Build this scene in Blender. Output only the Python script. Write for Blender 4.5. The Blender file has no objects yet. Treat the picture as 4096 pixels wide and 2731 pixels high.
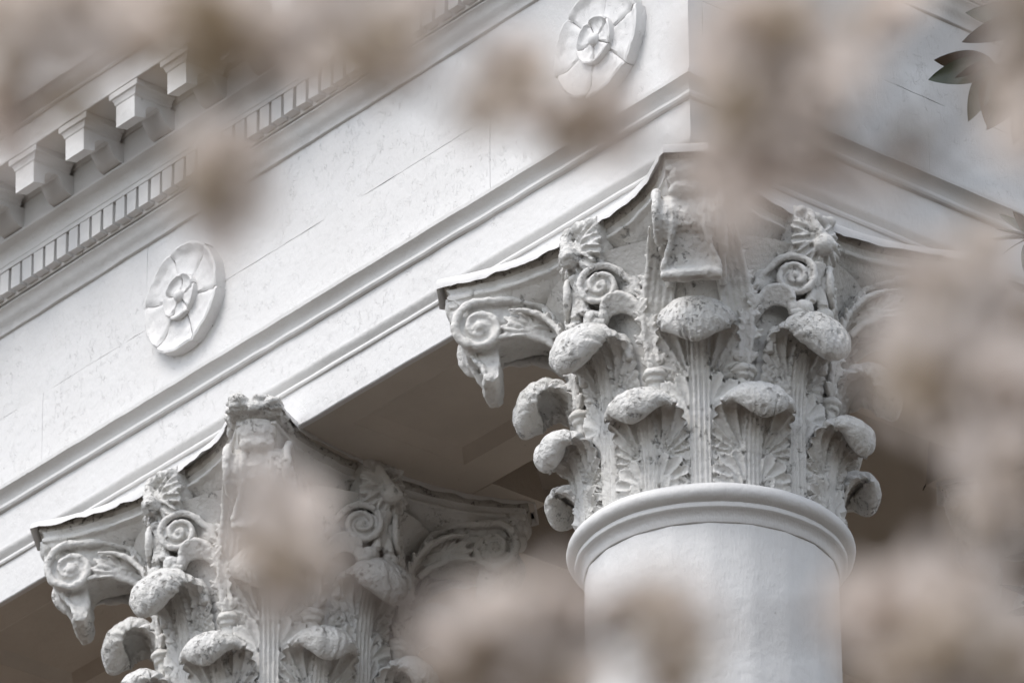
import bpy, bmesh, math, random
import numpy as np
from mathutils import Vector, Matrix

# ------------------------------------------------------------------ camera, sky, sun, exposure
ZN = 12.65                                   # height of the column necks above the ground
sc = bpy.context.scene
COL = sc.collection
cam_d = bpy.data.cameras.new('camera'); cam = bpy.data.objects.new('camera', cam_d); COL.objects.link(cam)
sc.camera = cam
YAW, PIT, ROLL = math.radians(140.0301), math.radians(28.7743), math.radians(-0.4865)
CAM = Vector((16.2246, -14.4085, -11.0533 + ZN))
_fw = Vector((math.cos(PIT)*math.cos(YAW), math.cos(PIT)*math.sin(YAW), math.sin(PIT)))
_rt = _fw.cross(Vector((0, 0, 1))).normalized(); _up = _rt.cross(_fw)
_r2 = _rt*math.cos(ROLL) + _up*math.sin(ROLL); _u2 = -_rt*math.sin(ROLL) + _up*math.cos(ROLL)
M = Matrix((( _r2.x, _u2.x, -_fw.x), (_r2.y, _u2.y, -_fw.y), (_r2.z, _u2.z, -_fw.z))).to_4x4()
M.translation = CAM
cam.matrix_world = M
cam_d.sensor_width = 36.0; cam_d.lens = 36.0*31019.4/4096.0
cam_d.clip_start = 0.1; cam_d.clip_end = 3000
cam_d.dof.use_dof = True; cam_d.dof.focus_distance = 24.0; cam_d.dof.aperture_fstop = 8.5

w = bpy.data.worlds.new('World'); sc.world = w; w.use_nodes = True
nt = w.node_tree; nt.nodes.clear()
o_ = nt.nodes.new('ShaderNodeOutputWorld'); bg = nt.nodes.new('ShaderNodeBackground')
sky = nt.nodes.new('ShaderNodeTexSky'); sky.sky_type = 'NISHITA'; sky.sun_disc = False
SUN_EL, SUN_AZ = math.radians(58), math.radians(-96)      # azimuth of the sun, measured from +X
sky.sun_elevation = SUN_EL; sky.sun_rotation = math.radians(90) - SUN_AZ
sky.air_density = 1.0; sky.dust_density = 1.0; sky.ozone_density = 1.0
hs = nt.nodes.new('ShaderNodeHueSaturation'); hs.inputs['Saturation'].default_value = 0.36
nt.links.new(sky.outputs[0], hs.inputs['Color']); nt.links.new(hs.outputs[0], bg.inputs[0])
bg.inputs[1].default_value = 0.125
nt.links.new(bg.outputs[0], o_.inputs[0])
sun_d = bpy.data.lights.new('sun', 'SUN'); sun = bpy.data.objects.new('sun', sun_d); COL.objects.link(sun)
sun_d.energy = 1.1; sun_d.angle = math.radians(30); sun_d.color = (1.0, 0.95, 0.90)
_sd = Vector((math.cos(SUN_EL)*math.cos(SUN_AZ), math.cos(SUN_EL)*math.sin(SUN_AZ), math.sin(SUN_EL)))
sun.rotation_euler = (-_sd).to_track_quat('-Z', 'Y').to_euler()
sc.view_settings.view_transform = 'Standard'; sc.view_settings.look = 'None'
sc.view_settings.exposure = 1.27; sc.view_settings.gamma = 1.0; sc.view_settings.use_curve_mapping = False
sc.cycles.use_denoising = True
sc.cycles.max_bounces = 6; sc.cycles.diffuse_bounces = 5

# ------------------------------------------------------------------ materials
def mat_new(name):
    m = bpy.data.materials.new(name); m.use_nodes = True
    nt = m.node_tree; b = nt.nodes['Principled BSDF']
    return m, nt, b
def N(nt, t, **k):
    n = nt.nodes.new(t)
    for a, v in k.items():
        if a in n.inputs.keys(): n.inputs[a].default_value = v
        else: setattr(n, a, v)
    return n
def ramp(nt, src, a, b, ca=(0, 0, 0, 1), cb=(1, 1, 1, 1)):
    r = nt.nodes.new('ShaderNodeValToRGB'); r.color_ramp.elements[0].position = a; r.color_ramp.elements[1].position = b
    r.color_ramp.elements[0].color = ca; r.color_ramp.elements[1].color = cb
    nt.links.new(src, r.inputs[0]); return r.outputs[0]
def mix(nt, fac, a, b):
    m = nt.nodes.new('ShaderNodeMix'); m.data_type = 'RGBA'
    for i, v in ((0, fac), (6, a), (7, b)):
        if hasattr(v, 'is_linked') or hasattr(v, 'links'): nt.links.new(v, m.inputs[i])
        else: m.inputs[i].default_value = v
    return m.outputs[2]
def math_n(nt, op, a, b=None):
    m = nt.nodes.new('ShaderNodeMath'); m.operation = op
    for i, v in enumerate((a, b)):
        if v is None: continue
        if hasattr(v, 'links'): nt.links.new(v, m.inputs[i])
        else: m.inputs[i].default_value = v
    return m.outputs[0]

def paint_smooth(name, col=(0.65, 0.645, 0.64, 1), crack=1.0, stain=0.955):
    """old oil paint on boards: brush marks, alligator cracks, soft stains"""
    m, nt, b = mat_new(name); L = nt.links
    tc = N(nt, 'ShaderNodeTexCoord'); geo = N(nt, 'ShaderNodeNewGeometry')
    pos = geo.outputs['Position']
    mp = N(nt, 'ShaderNodeMapping'); mp.inputs['Scale'].default_value = (1, 1, 0.22); L.new(pos, mp.inputs[0])
    brush = N(nt, 'ShaderNodeTexNoise', Scale=150.0, Detail=3.0); L.new(mp.outputs[0], brush.inputs['Vector'])
    lump = N(nt, 'ShaderNodeTexNoise', Scale=28.0, Detail=4.0); L.new(pos, lump.inputs['Vector'])
    # short broken cracks
    warp = N(nt, 'ShaderNodeTexNoise', Scale=22.0, Detail=3.0); L.new(pos, warp.inputs['Vector'])
    wv = N(nt, 'ShaderNodeVectorMath', operation='MULTIPLY_ADD'); L.new(warp.outputs['Color'], wv.inputs[0]); wv.inputs[1].default_value = (0.06, 0.06, 0.06); L.new(pos, wv.inputs[2])
    mp2 = N(nt, 'ShaderNodeMapping'); mp2.inputs['Scale'].default_value = (1, 1, 0.30); L.new(wv.outputs[0], mp2.inputs[0])
    vor = N(nt, 'ShaderNodeTexVoronoi', feature='DISTANCE_TO_EDGE', Scale=58.0); L.new(mp2.outputs[0], vor.inputs['Vector'])
    line = ramp(nt, vor.outputs['Distance'], 0.0, 0.045, (1, 1, 1, 1), (0, 0, 0, 1))
    brk = N(nt, 'ShaderNodeTexNoise', Scale=30.0, Detail=3.0); L.new(pos, brk.inputs['Vector'])
    zone = N(nt, 'ShaderNodeTexNoise', Scale=1.9, Detail=2.0); L.new(pos, zone.inputs['Vector'])
    keep = math_n(nt, 'MULTIPLY', ramp(nt, brk.outputs['Fac'], 0.52, 0.60), ramp(nt, zone.outputs['Fac'], 0.25, 0.55))
    cr = math_n(nt, 'MULTIPLY', line, keep)
    hgt = math_n(nt, 'SUBTRACT', math_n(nt, 'ADD', math_n(nt, 'MULTIPLY', brush.outputs['Fac'], 0.0011), math_n(nt, 'MULTIPLY', lump.outputs['Fac'], 0.0030)), math_n(nt, 'MULTIPLY', cr, 0.0012*crack))
    bu = N(nt, 'ShaderNodeBump', Strength=1.0, Distance=1.0); L.new(hgt, bu.inputs['Height']); L.new(bu.outputs[0], b.inputs['Normal'])
    st = N(nt, 'ShaderNodeTexNoise', Scale=2.6, Detail=5.0, Roughness=0.62); L.new(pos, st.inputs['Vector'])
    c1 = mix(nt, ramp(nt, st.outputs['Fac'], 0.30, 0.72), (col[0]*stain, col[1]*(stain-0.005), col[2]*(stain-0.012), 1), col)
    c2 = mix(nt, math_n(nt, 'MULTIPLY', cr, 0.05*crack), c1, (0.32, 0.31, 0.30, 1))
    spk = N(nt, 'ShaderNodeTexNoise', Scale=52.0, Detail=2.0); L.new(pos, spk.inputs['Vector'])
    c3 = mix(nt, ramp(nt, spk.outputs['Fac'], 0.79, 0.81), c2, (0.16, 0.14, 0.12, 1))
    L.new(c3, b.inputs['Base Color'])
    b.inputs['Roughness'].default_value = 0.55; b.inputs['Specular IOR Level'].default_value = 0.35
    return m

def paint_thick(name, col=(0.63, 0.622, 0.608, 1), pits=1.0, rough=1.0, zlo=0.52):
    """many coats of paint over weathered carving: lumps, pits, dark specks of lichen and bare spots"""
    m, nt, b = mat_new(name); L = nt.links
    geo = N(nt, 'ShaderNodeNewGeometry'); pos = geo.outputs['Position']
    n1 = N(nt, 'ShaderNodeTexNoise', Scale=70.0, Detail=5.0, Roughness=0.62); L.new(pos, n1.inputs['Vector'])
    n2 = N(nt, 'ShaderNodeTexNoise', Scale=24.0, Detail=3.0); L.new(pos, n2.inputs['Vector'])
    pn = N(nt, 'ShaderNodeTexNoise', Scale=46.0, Detail=4.0, Roughness=0.7); L.new(pos, pn.inputs['Vector'])
    pit = ramp(nt, pn.outputs['Fac'], 0.565, 0.63)
    zone = N(nt, 'ShaderNodeTexNoise', Scale=9.0, Detail=3.0); L.new(pos, zone.inputs['Vector'])
    pz = math_n(nt, 'MULTIPLY', pit, ramp(nt, zone.outputs['Fac'], zlo, zlo+0.10))
    hgt = math_n(nt, 'SUBTRACT', math_n(nt, 'ADD', math_n(nt, 'MULTIPLY', n2.outputs['Fac'], 0.0060*rough), math_n(nt, 'MULTIPLY', n1.outputs['Fac'], 0.0050*rough)), math_n(nt, 'MULTIPLY', pz, 0.0045*pits))
    bu = N(nt, 'ShaderNodeBump', Strength=1.0, Distance=1.0); L.new(hgt, bu.inputs['Height']); L.new(bu.outputs[0], b.inputs['Normal'])
    st = N(nt, 'ShaderNodeTexNoise', Scale=7.0, Detail=5.0, Roughness=0.65); L.new(pos, st.inputs['Vector'])
    c1 = mix(nt, ramp(nt, st.outputs['Fac'], 0.30, 0.70), (col[0]*0.90, col[1]*0.89, col[2]*0.86, 1), col)
    sp = N(nt, 'ShaderNodeTexNoise', Scale=120.0, Detail=2.0); L.new(pos, sp.inputs['Vector'])
    spz = math_n(nt, 'MULTIPLY', ramp(nt, sp.outputs['Fac'], 0.66, 0.72), ramp(nt, zone.outputs['Fac'], zlo-0.02, zlo+0.14))
    dark = math_n(nt, 'MAXIMUM', math_n(nt, 'MULTIPLY', pz, 0.55), math_n(nt, 'MULTIPLY', spz, 0.7))
    c2 = mix(nt, math_n(nt, 'MULTIPLY', dark, 0.85*pits), c1, (0.075, 0.066, 0.056, 1))
    L.new(c2, b.inputs['Base Color'])
    b.inputs['Roughness'].default_value = 0.6; b.inputs['Specular IOR Level'].default_value = 0.3
    return m

def plain(name, col, rough=0.7, var=0.15, scale=8.0, transl=0.0, spec=0.3):
    m, nt, b = mat_new(name); L = nt.links
    geo = N(nt, 'ShaderNodeNewGeometry')
    n = N(nt, 'ShaderNodeTexNoise', Scale=scale, Detail=4.0); L.new(geo.outputs['Position'], n.inputs['Vector'])
    c = mix(nt, n.outputs['Fac'], tuple(x*(1-var) for x in col[:3])+(1,), tuple(min(1, x*(1+var)) for x in col[:3])+(1,))
    L.new(c, b.inputs['Base Color']); b.inputs['Roughness'].default_value = rough
    b.inputs['Specular IOR Level'].default_value = spec
    if transl:
        t = N(nt, 'ShaderNodeBsdfTranslucent'); L.new(c, t.inputs['Color'])
        mx = N(nt, 'ShaderNodeMixShader'); mx.inputs[0].default_value = transl
        L.new(b.outputs[0], mx.inputs[1]); L.new(t.outputs[0], mx.inputs[2])
        L.new(mx.outputs[0], nt.nodes['Material Output'].inputs['Surface'])
    return m

M_BOARD = paint_smooth('white_board_paint')
M_MOULD = paint_smooth('white_moulding_paint', (0.635, 0.628, 0.618, 1), 0.5)
M_SHAFT = paint_smooth('white_shaft_paint', (0.645, 0.64, 0.635, 1), 0.25, 0.955)
M_CARVE = paint_thick('white_carving_paint')
M_HOOD = paint_thick('white_weathered_paint', (0.65, 0.644, 0.632, 1), 1.15, 2.2, 0.47)
M_EDGE = paint_thick('weathered_gap_shade_paint', (0.45, 0.43, 0.40, 1), 1.3, 1.6, 0.34)  # stained edge, with the dark gap under the flashing painted into its colour
M_LEAD = paint_smooth('white_flashing_paint', (0.65, 0.645, 0.64, 1), 0.4)
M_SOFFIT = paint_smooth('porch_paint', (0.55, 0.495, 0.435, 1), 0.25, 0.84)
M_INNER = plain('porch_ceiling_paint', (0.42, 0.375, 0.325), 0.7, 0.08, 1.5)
M_DARK = plain('dark_gap', (0.05, 0.045, 0.04), 0.9, 0.3, 60)
M_GROUND = plain('ground_gravel', (0.042, 0.027, 0.0155), 0.95, 0.3, 3.0)
M_STONE = plain('podium_stone', (0.13, 0.097, 0.066), 0.85, 0.15, 3.0)
M_PETAL = plain('petal_blush', (0.80, 0.72, 0.66), 0.6, 0.03, 60, 0.55)
M_CALYX = plain('calyx_brown', (0.34, 0.26, 0.18), 0.7, 0.25, 80)
M_BRONZE = plain('young_leaf_bronze', (0.38, 0.30, 0.20), 0.6, 0.25, 60, 0.25)
M_TWIG = plain('cherry_bark', (0.10, 0.075, 0.06), 0.85, 0.3, 60)
M_MAGTOP = plain('magnolia_leaf_green', (0.024, 0.034, 0.015), 0.30, 0.25, 30, 0.0, 0.5)
M_MAGBACK = plain('magnolia_leaf_brown', (0.050, 0.031, 0.015), 0.75, 0.25, 40)
M_BARK = plain('magnolia_bark', (0.10, 0.085, 0.07), 0.9, 0.3, 12)

# ------------------------------------------------------------------ helpers
def tag(o, label=None, cat=None, group=None, kind=None):
    if label: o['label'] = label
    if cat: o['category'] = cat
    if group: o['group'] = group
    if kind: o['kind'] = kind
    return o
def empty(name, loc=(0, 0, 0)):
    o = bpy.data.objects.new(name, None); COL.objects.link(o); o.location = loc; o.empty_display_size = 0.2
    return o
def add(name, me, parent=None, loc=(0, 0, 0), rz=0.0, mat=None):
    o = bpy.data.objects.new(name, me); COL.objects.link(o)
    o.parent = parent; o.location = loc; o.rotation_euler = (0, 0, rz)
    return o
def mesh(name, V, F, mat, smooth=True, ang=None):
    me = bpy.data.meshes.new(name)
    me.from_pydata([tuple(map(float, v)) for v in V], [], [tuple(int(i) for i in f) for f in F])
    me.materials.append(mat)
    if smooth:
        me.shade_smooth()
        if ang: me.set_sharp_from_angle(angle=math.radians(ang))
    else: me.shade_flat()
    me.update()
    return me
class B:
    """collects closed solids"""
    def __init__(s): s.V = []; s.F = []
    def put(s, V, F):
        n = len(s.V); s.V += [tuple(v) for v in V]; s.F += [tuple(i+n for i in f) for f in F]
    def box(s, x0, x1, y0, y1, z0, z1):
        s.put([(x0,y0,z0),(x1,y0,z0),(x1,y1,z0),(x0,y1,z0),(x0,y0,z1),(x1,y0,z1),(x1,y1,z1),(x0,y1,z1)],
              [(0,3,2,1),(4,5,6,7),(0,1,5,4),(1,2,6,5),(2,3,7,6),(3,0,4,7)])
    def tube(s, P, R, n=10, flat=None):
        P = [np.array(p, float) for p in P]; R = np.broadcast_to(np.array(R, float), (len(P),))
        rings = []; up = None
        for i, p in enumerate(P):
            t = P[min(i+1, len(P)-1)] - P[max(i-1, 0)]; t = t/ (np.linalg.norm(t)+1e-9)
            if up is None:
                a = np.array([0, 0, 1.0]) if abs(t[2]) < 0.9 else np.array([1.0, 0, 0]); up = a - t*(a@t)
            up = up - t*(up@t); up /= np.linalg.norm(up)+1e-9; sd = np.cross(t, up)
            rings.append([p + R[i]*(math.cos(k)*sd + math.sin(k)*up) for k in np.linspace(0, 2*math.pi, n, endpoint=False)])
        V = [v for r in rings for v in r] + [P[0], P[-1]]; F = []
        for i in range(len(P)-1):
            for k in range(n): a = i*n+k; b = i*n+(k+1) % n; F.append((a, b, b+n, a+n))
        c0 = len(V)-2; c1 = len(V)-1; m = (len(P)-1)*n
        for k in range(n): F.append((c0, (k+1) % n, k)); F.append((c1, m+k, m+(k+1) % n))
        s.put(V, F)
    def ell(s, c, a, b, d, n=12, m=8):
        """ellipsoid with semi-axis vectors a, b, d"""
        c, a, b, d = (np.array(x, float) for x in (c, a, b, d)); V = [c+d]; F = []
        for i in range(1, m):
            t = math.pi*i/m
            for k in range(n): q = 2*math.pi*k/n; V.append(c + d*math.cos(t) + math.sin(t)*(a*math.cos(q)+b*math.sin(q)))
        V.append(c-d); e = len(V)-1
        for k in range(n): F.append((0, 1+k, 1+(k+1) % n)); F.append((e, 1+(m-2)*n+(k+1) % n, 1+(m-2)*n+k))
        for i in range(m-2):
            for k in range(n): p = 1+i*n+k; q = 1+i*n+(k+1) % n; F.append((p, p+n, q+n, q))
        s.put(V, F)
    def extrude(s, poly, fn0, fn1):
        """closed polygon in a plane, fn0/fn1 map its points to the two caps"""
        n = len(poly); V = [fn0(p) for p in poly] + [fn1(p) for p in poly]
        F = [tuple(range(n-1, -1, -1)), tuple(range(n, 2*n))]
        for k in range(n): F.append((k, (k+1) % n, n+(k+1) % n, n+k))
        s.put(V, F)

def vnoise(P, scale, seed=0):
    """trilinear value noise in [-1,1], P (n,3)"""
    Q = np.asarray(P, float)*scale + seed*17.31 + 1000.0
    I = np.floor(Q).astype(np.int64); f = Q-I; f = f*f*(3-2*f); out = np.zeros(len(Q))
    for dx in (0, 1):
        for dy in (0, 1):
            for dz in (0, 1):
                h = (I[:, 0]+dx)*374761393 + (I[:, 1]+dy)*668265263 + (I[:, 2]+dz)*2147483647 + seed*974711
                h = (h ^ (h >> 13))*1274126177; h = (h ^ (h >> 16)) & 0xFFFF
                wgt = (f[:, 0] if dx else 1-f[:, 0])*(f[:, 1] if dy else 1-f[:, 1])*(f[:, 2] if dz else 1-f[:, 2])
                out += wgt*(h/32767.5-1.0)
    return out
def fbm(P, scale, oct=3, seed=0):
    return sum(vnoise(P, scale*2**i, seed+i)*0.5**i for i in range(oct))

def fuse(b, name, mat, vox=0.006, smooth=2, amp=0.0022, sc1=45, seed=1, pits=0.003):
    """melt overlapping solids into one skin, as many coats of paint do, then roughen it"""
    me0 = bpy.data.meshes.new('tmp'); me0.from_pydata([tuple(map(float, v)) for v in b.V], [], b.F); me0.update()
    bm = bmesh.new(); bm.from_mesh(me0); bmesh.ops.recalc_face_normals(bm, faces=bm.faces); bm.to_mesh(me0); bm.free()
    ob = bpy.data.objects.new('tmp', me0); COL.objects.link(ob)
    r = ob.modifiers.new('r', 'REMESH'); r.mode = 'VOXEL'; r.voxel_size = vox
    if smooth: q = ob.modifiers.new('s', 'SMOOTH'); q.iterations = smooth; q.factor = 0.5
    dg = bpy.context.evaluated_depsgraph_get(); ev = ob.evaluated_get(dg)
    me = bpy.data.meshes.new_from_object(ev); me.name = name
    bpy.data.objects.remove(ob); bpy.data.meshes.remove(me0)
    n = len(me.vertices); co = np.empty(n*3); me.vertices.foreach_get('co', co); co = co.reshape(-1, 3)
    no = np.empty(n*3); me.vertices.foreach_get('normal', no); no = no.reshape(-1, 3)
    d = amp*fbm(co, sc1, 3, seed) 
    if pits: 
        z = vnoise(co, 75, seed+7); d -= pits*np.clip((z-0.5)*3, 0, 1)*np.clip(vnoise(co, 12, seed+9)*2+0.3, 0, 1)
    co = co + no*d[:, None]
    me.vertices.foreach_set('co', co.ravel()); me.materials.clear(); me.materials.append(mat)
    me.shade_smooth(); me.update()
    return me

def lathe(name, prof, mat, n=96, facet=0.0, sides=22, ang=40, seed=0, amp=0.0):
    V = []; F = []
    for r, z in prof:
        for k in range(n):
            t = 2*math.pi*k/n
            rr = r
            if facet:
                p = (t+0.1) % (2*math.pi/sides) - math.pi/sides
                rr = r*(1-facet + facet*math.cos(math.pi/sides)/math.cos(p))
            V.append((rr*math.cos(t), rr*math.sin(t), z))
    for i in range(len(prof)-1):
        for k in range(n): a = i*n+k; b = i*n+(k+1) % n; F.append((a, b, b+n, a+n))
    V = np.array(V)
    if amp:
        d = amp*fbm(V, 14, 3, seed); rr = np.hypot(V[:, 0], V[:, 1])+1e-6
        V[:, :2] *= (1+d/rr)[:, None]; V[:, 2] += amp*0.7*fbm(V, 9, 2, seed+3)
    return mesh(name, V, F, mat, True, ang)

def spline(P, n):
    """Catmull-Rom through points, resampled evenly by arc length"""
    P = np.array(P, float); Q = np.vstack([2*P[0]-P[1], P, 2*P[-1]-P[-2]]); out = []
    for i in range(1, len(Q)-2):
        for t in np.linspace(0, 1, 24, endpoint=False):
            a, b, c, d = Q[i-1], Q[i], Q[i+1], Q[i+2]
            out.append(0.5*((2*b)+(c-a)*t+(2*a-5*b+4*c-d)*t*t+(3*b-a-3*c+d)*t**3))
    out.append(P[-1]); out = np.array(out); L = np.r_[0, np.cumsum(np.linalg.norm(np.diff(out, axis=0), axis=1))]
    s = np.linspace(0, L[-1], n)
    return np.stack([np.interp(s, L, out[:, k]) for k in range(out.shape[1])], 1), s

# ------------------------------------------------------------------ ground, podium, porch behind the columns
SP = 2.17                                          # column spacing
def box_mesh(name, x0, x1, y0, y1, z0, z1, mat):
    b = B(); b.box(x0, x1, y0, y1, z0, z1); return mesh(name, b.V, b.F, mat, False)
g = add('ground', mesh('ground', [(-600, -600, 0), (600, -600, 0), (600, 600, 0), (-600, 600, 0)], [(0, 1, 2, 3)], M_GROUND, False)); tag(g, kind='structure')
p_ = add('podium', box_mesh('podium', -9.0, 1.2, -1.2, 8.0, 0.004, 2.6, M_STONE)); tag(p_, kind='structure')
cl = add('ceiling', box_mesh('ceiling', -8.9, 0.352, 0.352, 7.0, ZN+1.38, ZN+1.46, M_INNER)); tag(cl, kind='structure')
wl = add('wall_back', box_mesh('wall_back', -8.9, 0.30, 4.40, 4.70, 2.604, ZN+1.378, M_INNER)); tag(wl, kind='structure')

# ------------------------------------------------------------------ entablature (runs along the front, turns the corner, runs back along the side)
ent = empty('entablature', (0.0, 0.0, ZN+1.07))
tag(ent, 'white painted classical entablature with dentils, brackets and round flowers, carried by the columns', 'entablature')
ZE = 1.07
XL, YB = -7.2, 5.0                                 # how far it runs beyond the frame
def moulding(name, prof, mat=M_MOULD, ang=32, step=0.04, amp=0.0013, seed=0, closed=True):
    """profile [(offset, z)] swept along the L-shaped front and mitred at the corner"""
    xs = list(np.arange(XL, 0.0, step)); ys = list(np.arange(0.0, YB, step))
    prof = list(prof); V = []; n = len(prof); rows = []
    for x in xs: rows.append([(x, -o, z) for o, z in prof])
    for x in np.linspace(0, 1, 7)[1:]: rows.append([(x*o, -o, z) for o, z in prof])
    for y in np.linspace(1, 0, 7)[1:]: rows.append([(o, -o*y, z) for o, z in prof])
    for y in ys[1:]: rows.append([(o, y, z) for o, z in prof])
    V = np.array([p for r in rows for p in r]); F = []
    m = len(rows)
    d = amp*fbm(V*np.array([1, 1, 1.0]), 9, 3, seed); d2 = amp*fbm(V, 11, 3, seed+5)
    V[:, 2] += d2
    side = np.arange(len(V))//n
    front = side < len(xs)+6
    V[front, 1] -= d[front]; V[~front, 0] += d[~front]
    for i in range(m-1):
        for k in range(n if closed else n-1):
            k2 = (k+1) % n; F.append((i*n+k, (i+1)*n+k, (i+1)*n+k2, i*n+k2))
    V[:, 2] -= ZE
    o = add(name, mesh(name, V, F, mat, True, ang), ent); return o
I_ = 0.30                                          # depth behind the face where the solid ends
moulding('lower_fascia', [(0.385, 1.085), (0.388, 1.066), (0.407, 1.0655), (0.4105, 1.069), (0.411, 1.205), (0.385, 1.205)], M_BOARD, seed=1)
moulding('fascia_moulding', [(I_, 1.206), (0.4135, 1.206), (0.418, 1.208), (0.4205, 1.214), (0.418, 1.222), (0.4155, 1.226), (0.420, 1.232), (0.428, 1.243), (0.431, 1.250), (0.431, 1.256), (I_, 1.256)], seed=2)
moulding('upper_fascia', [(I_, 1.257), (0.424, 1.257), (0.424, 1.400), (I_, 1.400)], M_BOARD, seed=3)
moulding('taenia', [(I_, 1.401), (0.428, 1.401), (0.436, 1.404), (0.440, 1.411), (0.439, 1.419), (0.432, 1.424), (0.429, 1.431), (0.431, 1.442), (0.438, 1.453), (0.448, 1.461), (0.458, 1.466), (0.461, 1.468), (0.462, 1.481), (0.405, 1.487), (I_, 1.487)], seed=4)
# frieze: two courses of boards, butt joints
def board(name, x0, x1, z0, z1, side='f', off=0.41, seed=0):
    n = max(2, int((x1-x0)/0.06)); mz = 7; V = []; F = []
    r = random.Random(seed)
    for i in range(n+1):
        for j in range(mz+1):
            x = x0+(x1-x0)*i/n; z = z0+(z1-z0)*j/mz
            V.append([x, -off, z])
    V = np.array(V); dd = 0.0016*fbm(V, 5, 3, seed)
    e = 0.0022*fbm(V*np.array([1, 1, 0.3]), 30, 3, seed+4)
    top = np.arange(len(V)) % (mz+1)
    V[:, 2] += np.where((top == 0) | (top == mz), e*(z1-z0 > 0.1), 0)
    V[:, 1] -= dd
    edge = (top == 0) | (top == mz)
    V[edge, 1] += 0.0012
    ln = len(V)
    V = np.vstack([V, V+[0, 0.06, 0]])
    for i in range(n):
        for j in range(mz):
            a = i*(mz+1)+j; F.append((a, a+mz+1, a+mz+2, a+1))
    for i in range(n):
        a = i*(mz+1); b = (i+1)*(mz+1); F.append((a, a+ln, b+ln, b)); a += mz; b += mz; F.append((a, b, b+ln, a+ln))
    for j in range(mz):
        F.append((j, j+1, j+1+ln, j+ln)); q = n*(mz+1)+j; F.append((q, q+ln, q+1+ln, q+1))
    if side == 's': V = np.stack([-V[:, 1], V[:, 0], V[:, 2]], 1)
    V[:, 2] -= ZE
    return add(name, mesh(name, V, F, M_BOARD, True, 30), ent)
zj = 1.795
for k, (x0, x1) in enumerate(((XL, -3.02), (-3.018, -0.58), (-0.579, 0.41))): board('frieze_board', x0, x1, 1.484, zj-0.0003, seed=k+1)
for k, (x0, x1) in enumerate(((XL, -2.43), (-2.429, 0.41))): board('frieze_board', x0, x1, zj+0.0003, 2.125, seed=k+11)
for k, (x0, x1) in enumerate(((-0.349, 0.62), (0.6205, 2.9), (2.9005, 5.0))): board('frieze_board', x0, x1, 1.484, zj-0.0003, 's', seed=k+21)
for k, (x0, x1) in enumerate(((-0.349, 1.3), (1.3005, 5.0))): board('frieze_board', x0, x1, zj+0.0003, 2.125, 's', seed=k+31)
moulding('bed_moulding', [(I_, 2.121), (0.414, 2.121), (0.419, 2.124), (0.421, 2.131), (0.423, 2.139), (0.431, 2.150), (0.438, 2.157), (0.444, 2.168), (0.448, 2.180), (0.456, 2.190), (0.462, 2.194), (0.463, 2.200), (I_, 2.200)], seed=6)
moulding('dentil_band', [(I_, 2.204), (0.470, 2.204), (0.470, 2.297), (I_, 2.297)], amp=0.0004, seed=7)
moulding('dentil_fillet', [(I_, 2.298), (0.505, 2.298), (0.507, 2.313), (I_, 2.313)], amp=0.0006, seed=8)
moulding('upper_bed_moulding', [(I_, 2.314), (0.497, 2.314), (0.503, 2.322), (0.503, 2.334), (0.506, 2.348), (0.514, 2.362), (0.523, 2.371), (0.533, 2.377), (0.541, 2.386), (0.542, 2.394), (I_, 2.394)], seed=9)
moulding('bracket_band', [(I_, 2.395), (0.530, 2.395), (0.530, 2.500), (0.536, 2.503), (0.541, 2.512), (0.548, 2.520), (0.550, 2.5295), (I_, 2.5295)], seed=10)
moulding('corona', [(I_, 2.531), (0.717, 2.531), (0.720, 2.534), (0.721, 2.633), (I_, 2.633)], M_BOARD, seed=11)
moulding('crown_moulding', [(I_, 2.634), (0.727, 2.634), (0.731, 2.640), (0.728, 2.648), (0.736, 2.658), (0.748, 2.664), (0.755, 2.672), (0.759, 2.680), (0.766, 2.686), (0.774, 2.688), (0.775, 2.704), (0.60, 2.735), (I_, 2.735)], seed=12)
# attic wall standing on the cornice, with upright boards
def attic(name, x0, x1, side='f', off=0.45):
    b = B(); b.box(x0, x1, -off, -off+0.1, 2.737-ZE, 3.75-ZE)
    V = np.array(b.V)
    if side == 's': V = np.stack([-V[:, 1], V[:, 0], V[:, 2]], 1)
    return add(name, mesh(name, V, b.F, M_BOARD, False), ent)
attic('attic_panel', XL, -2.52); attic('attic_panel', -2.47, 0.35); attic('attic_panel', -0.24, 5.0, 's', 0.35+0.1)
add('attic_board', box_mesh('attic_board', XL, 0.33, -0.42, -0.38, 2.737-ZE, 3.7-ZE, M_BOARD), ent)
# dentils: each one a block
dm = {}
for v in range(4):
    b = B(); r = random.Random(v); j = lambda a=0.0012: r.uniform(-a, a)
    x0, x1 = -0.0247+j(), 0.0247+j()
    b.put([(x0+j(), -0.502+j(), 2.213+j()), (x1+j(), -0.502+j(), 2.213+j()), (x1, -0.4705, 2.213), (x0, -0.4705, 2.213),
           (x0+j(), -0.502+j(), 2.2975), (x1+j(), -0.502+j(), 2.2975), (x1, -0.4705, 2.2975), (x0, -0.4705, 2.2975)],
          [(0, 3, 2, 1), (4, 5, 6, 7), (0, 1, 5, 4), (1, 2, 6, 5), (2, 3, 7, 6), (3, 0, 4, 7)])
    V = np.array(b.V); V[:, 2] -= ZE
    me = mesh('dentil', V, b.F, M_MOULD, False); dm[v] = me
rr = random.Random(5)
PD = 0.0672; x = -1.3275
k0 = int((x - (-5.2))/PD)
xs = [x - k*PD for k in range(k0)] + [x + k*PD for k in range(1, int((0.47-x)/PD)+1)]
for xx in xs: add('dentil', dm[rr.randrange(4)], ent, (xx, 0, 0))
for k in range(46): add('dentil', dm[rr.randrange(4)], ent, (0, -0.43+k*PD, 0), math.pi/2)
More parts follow.
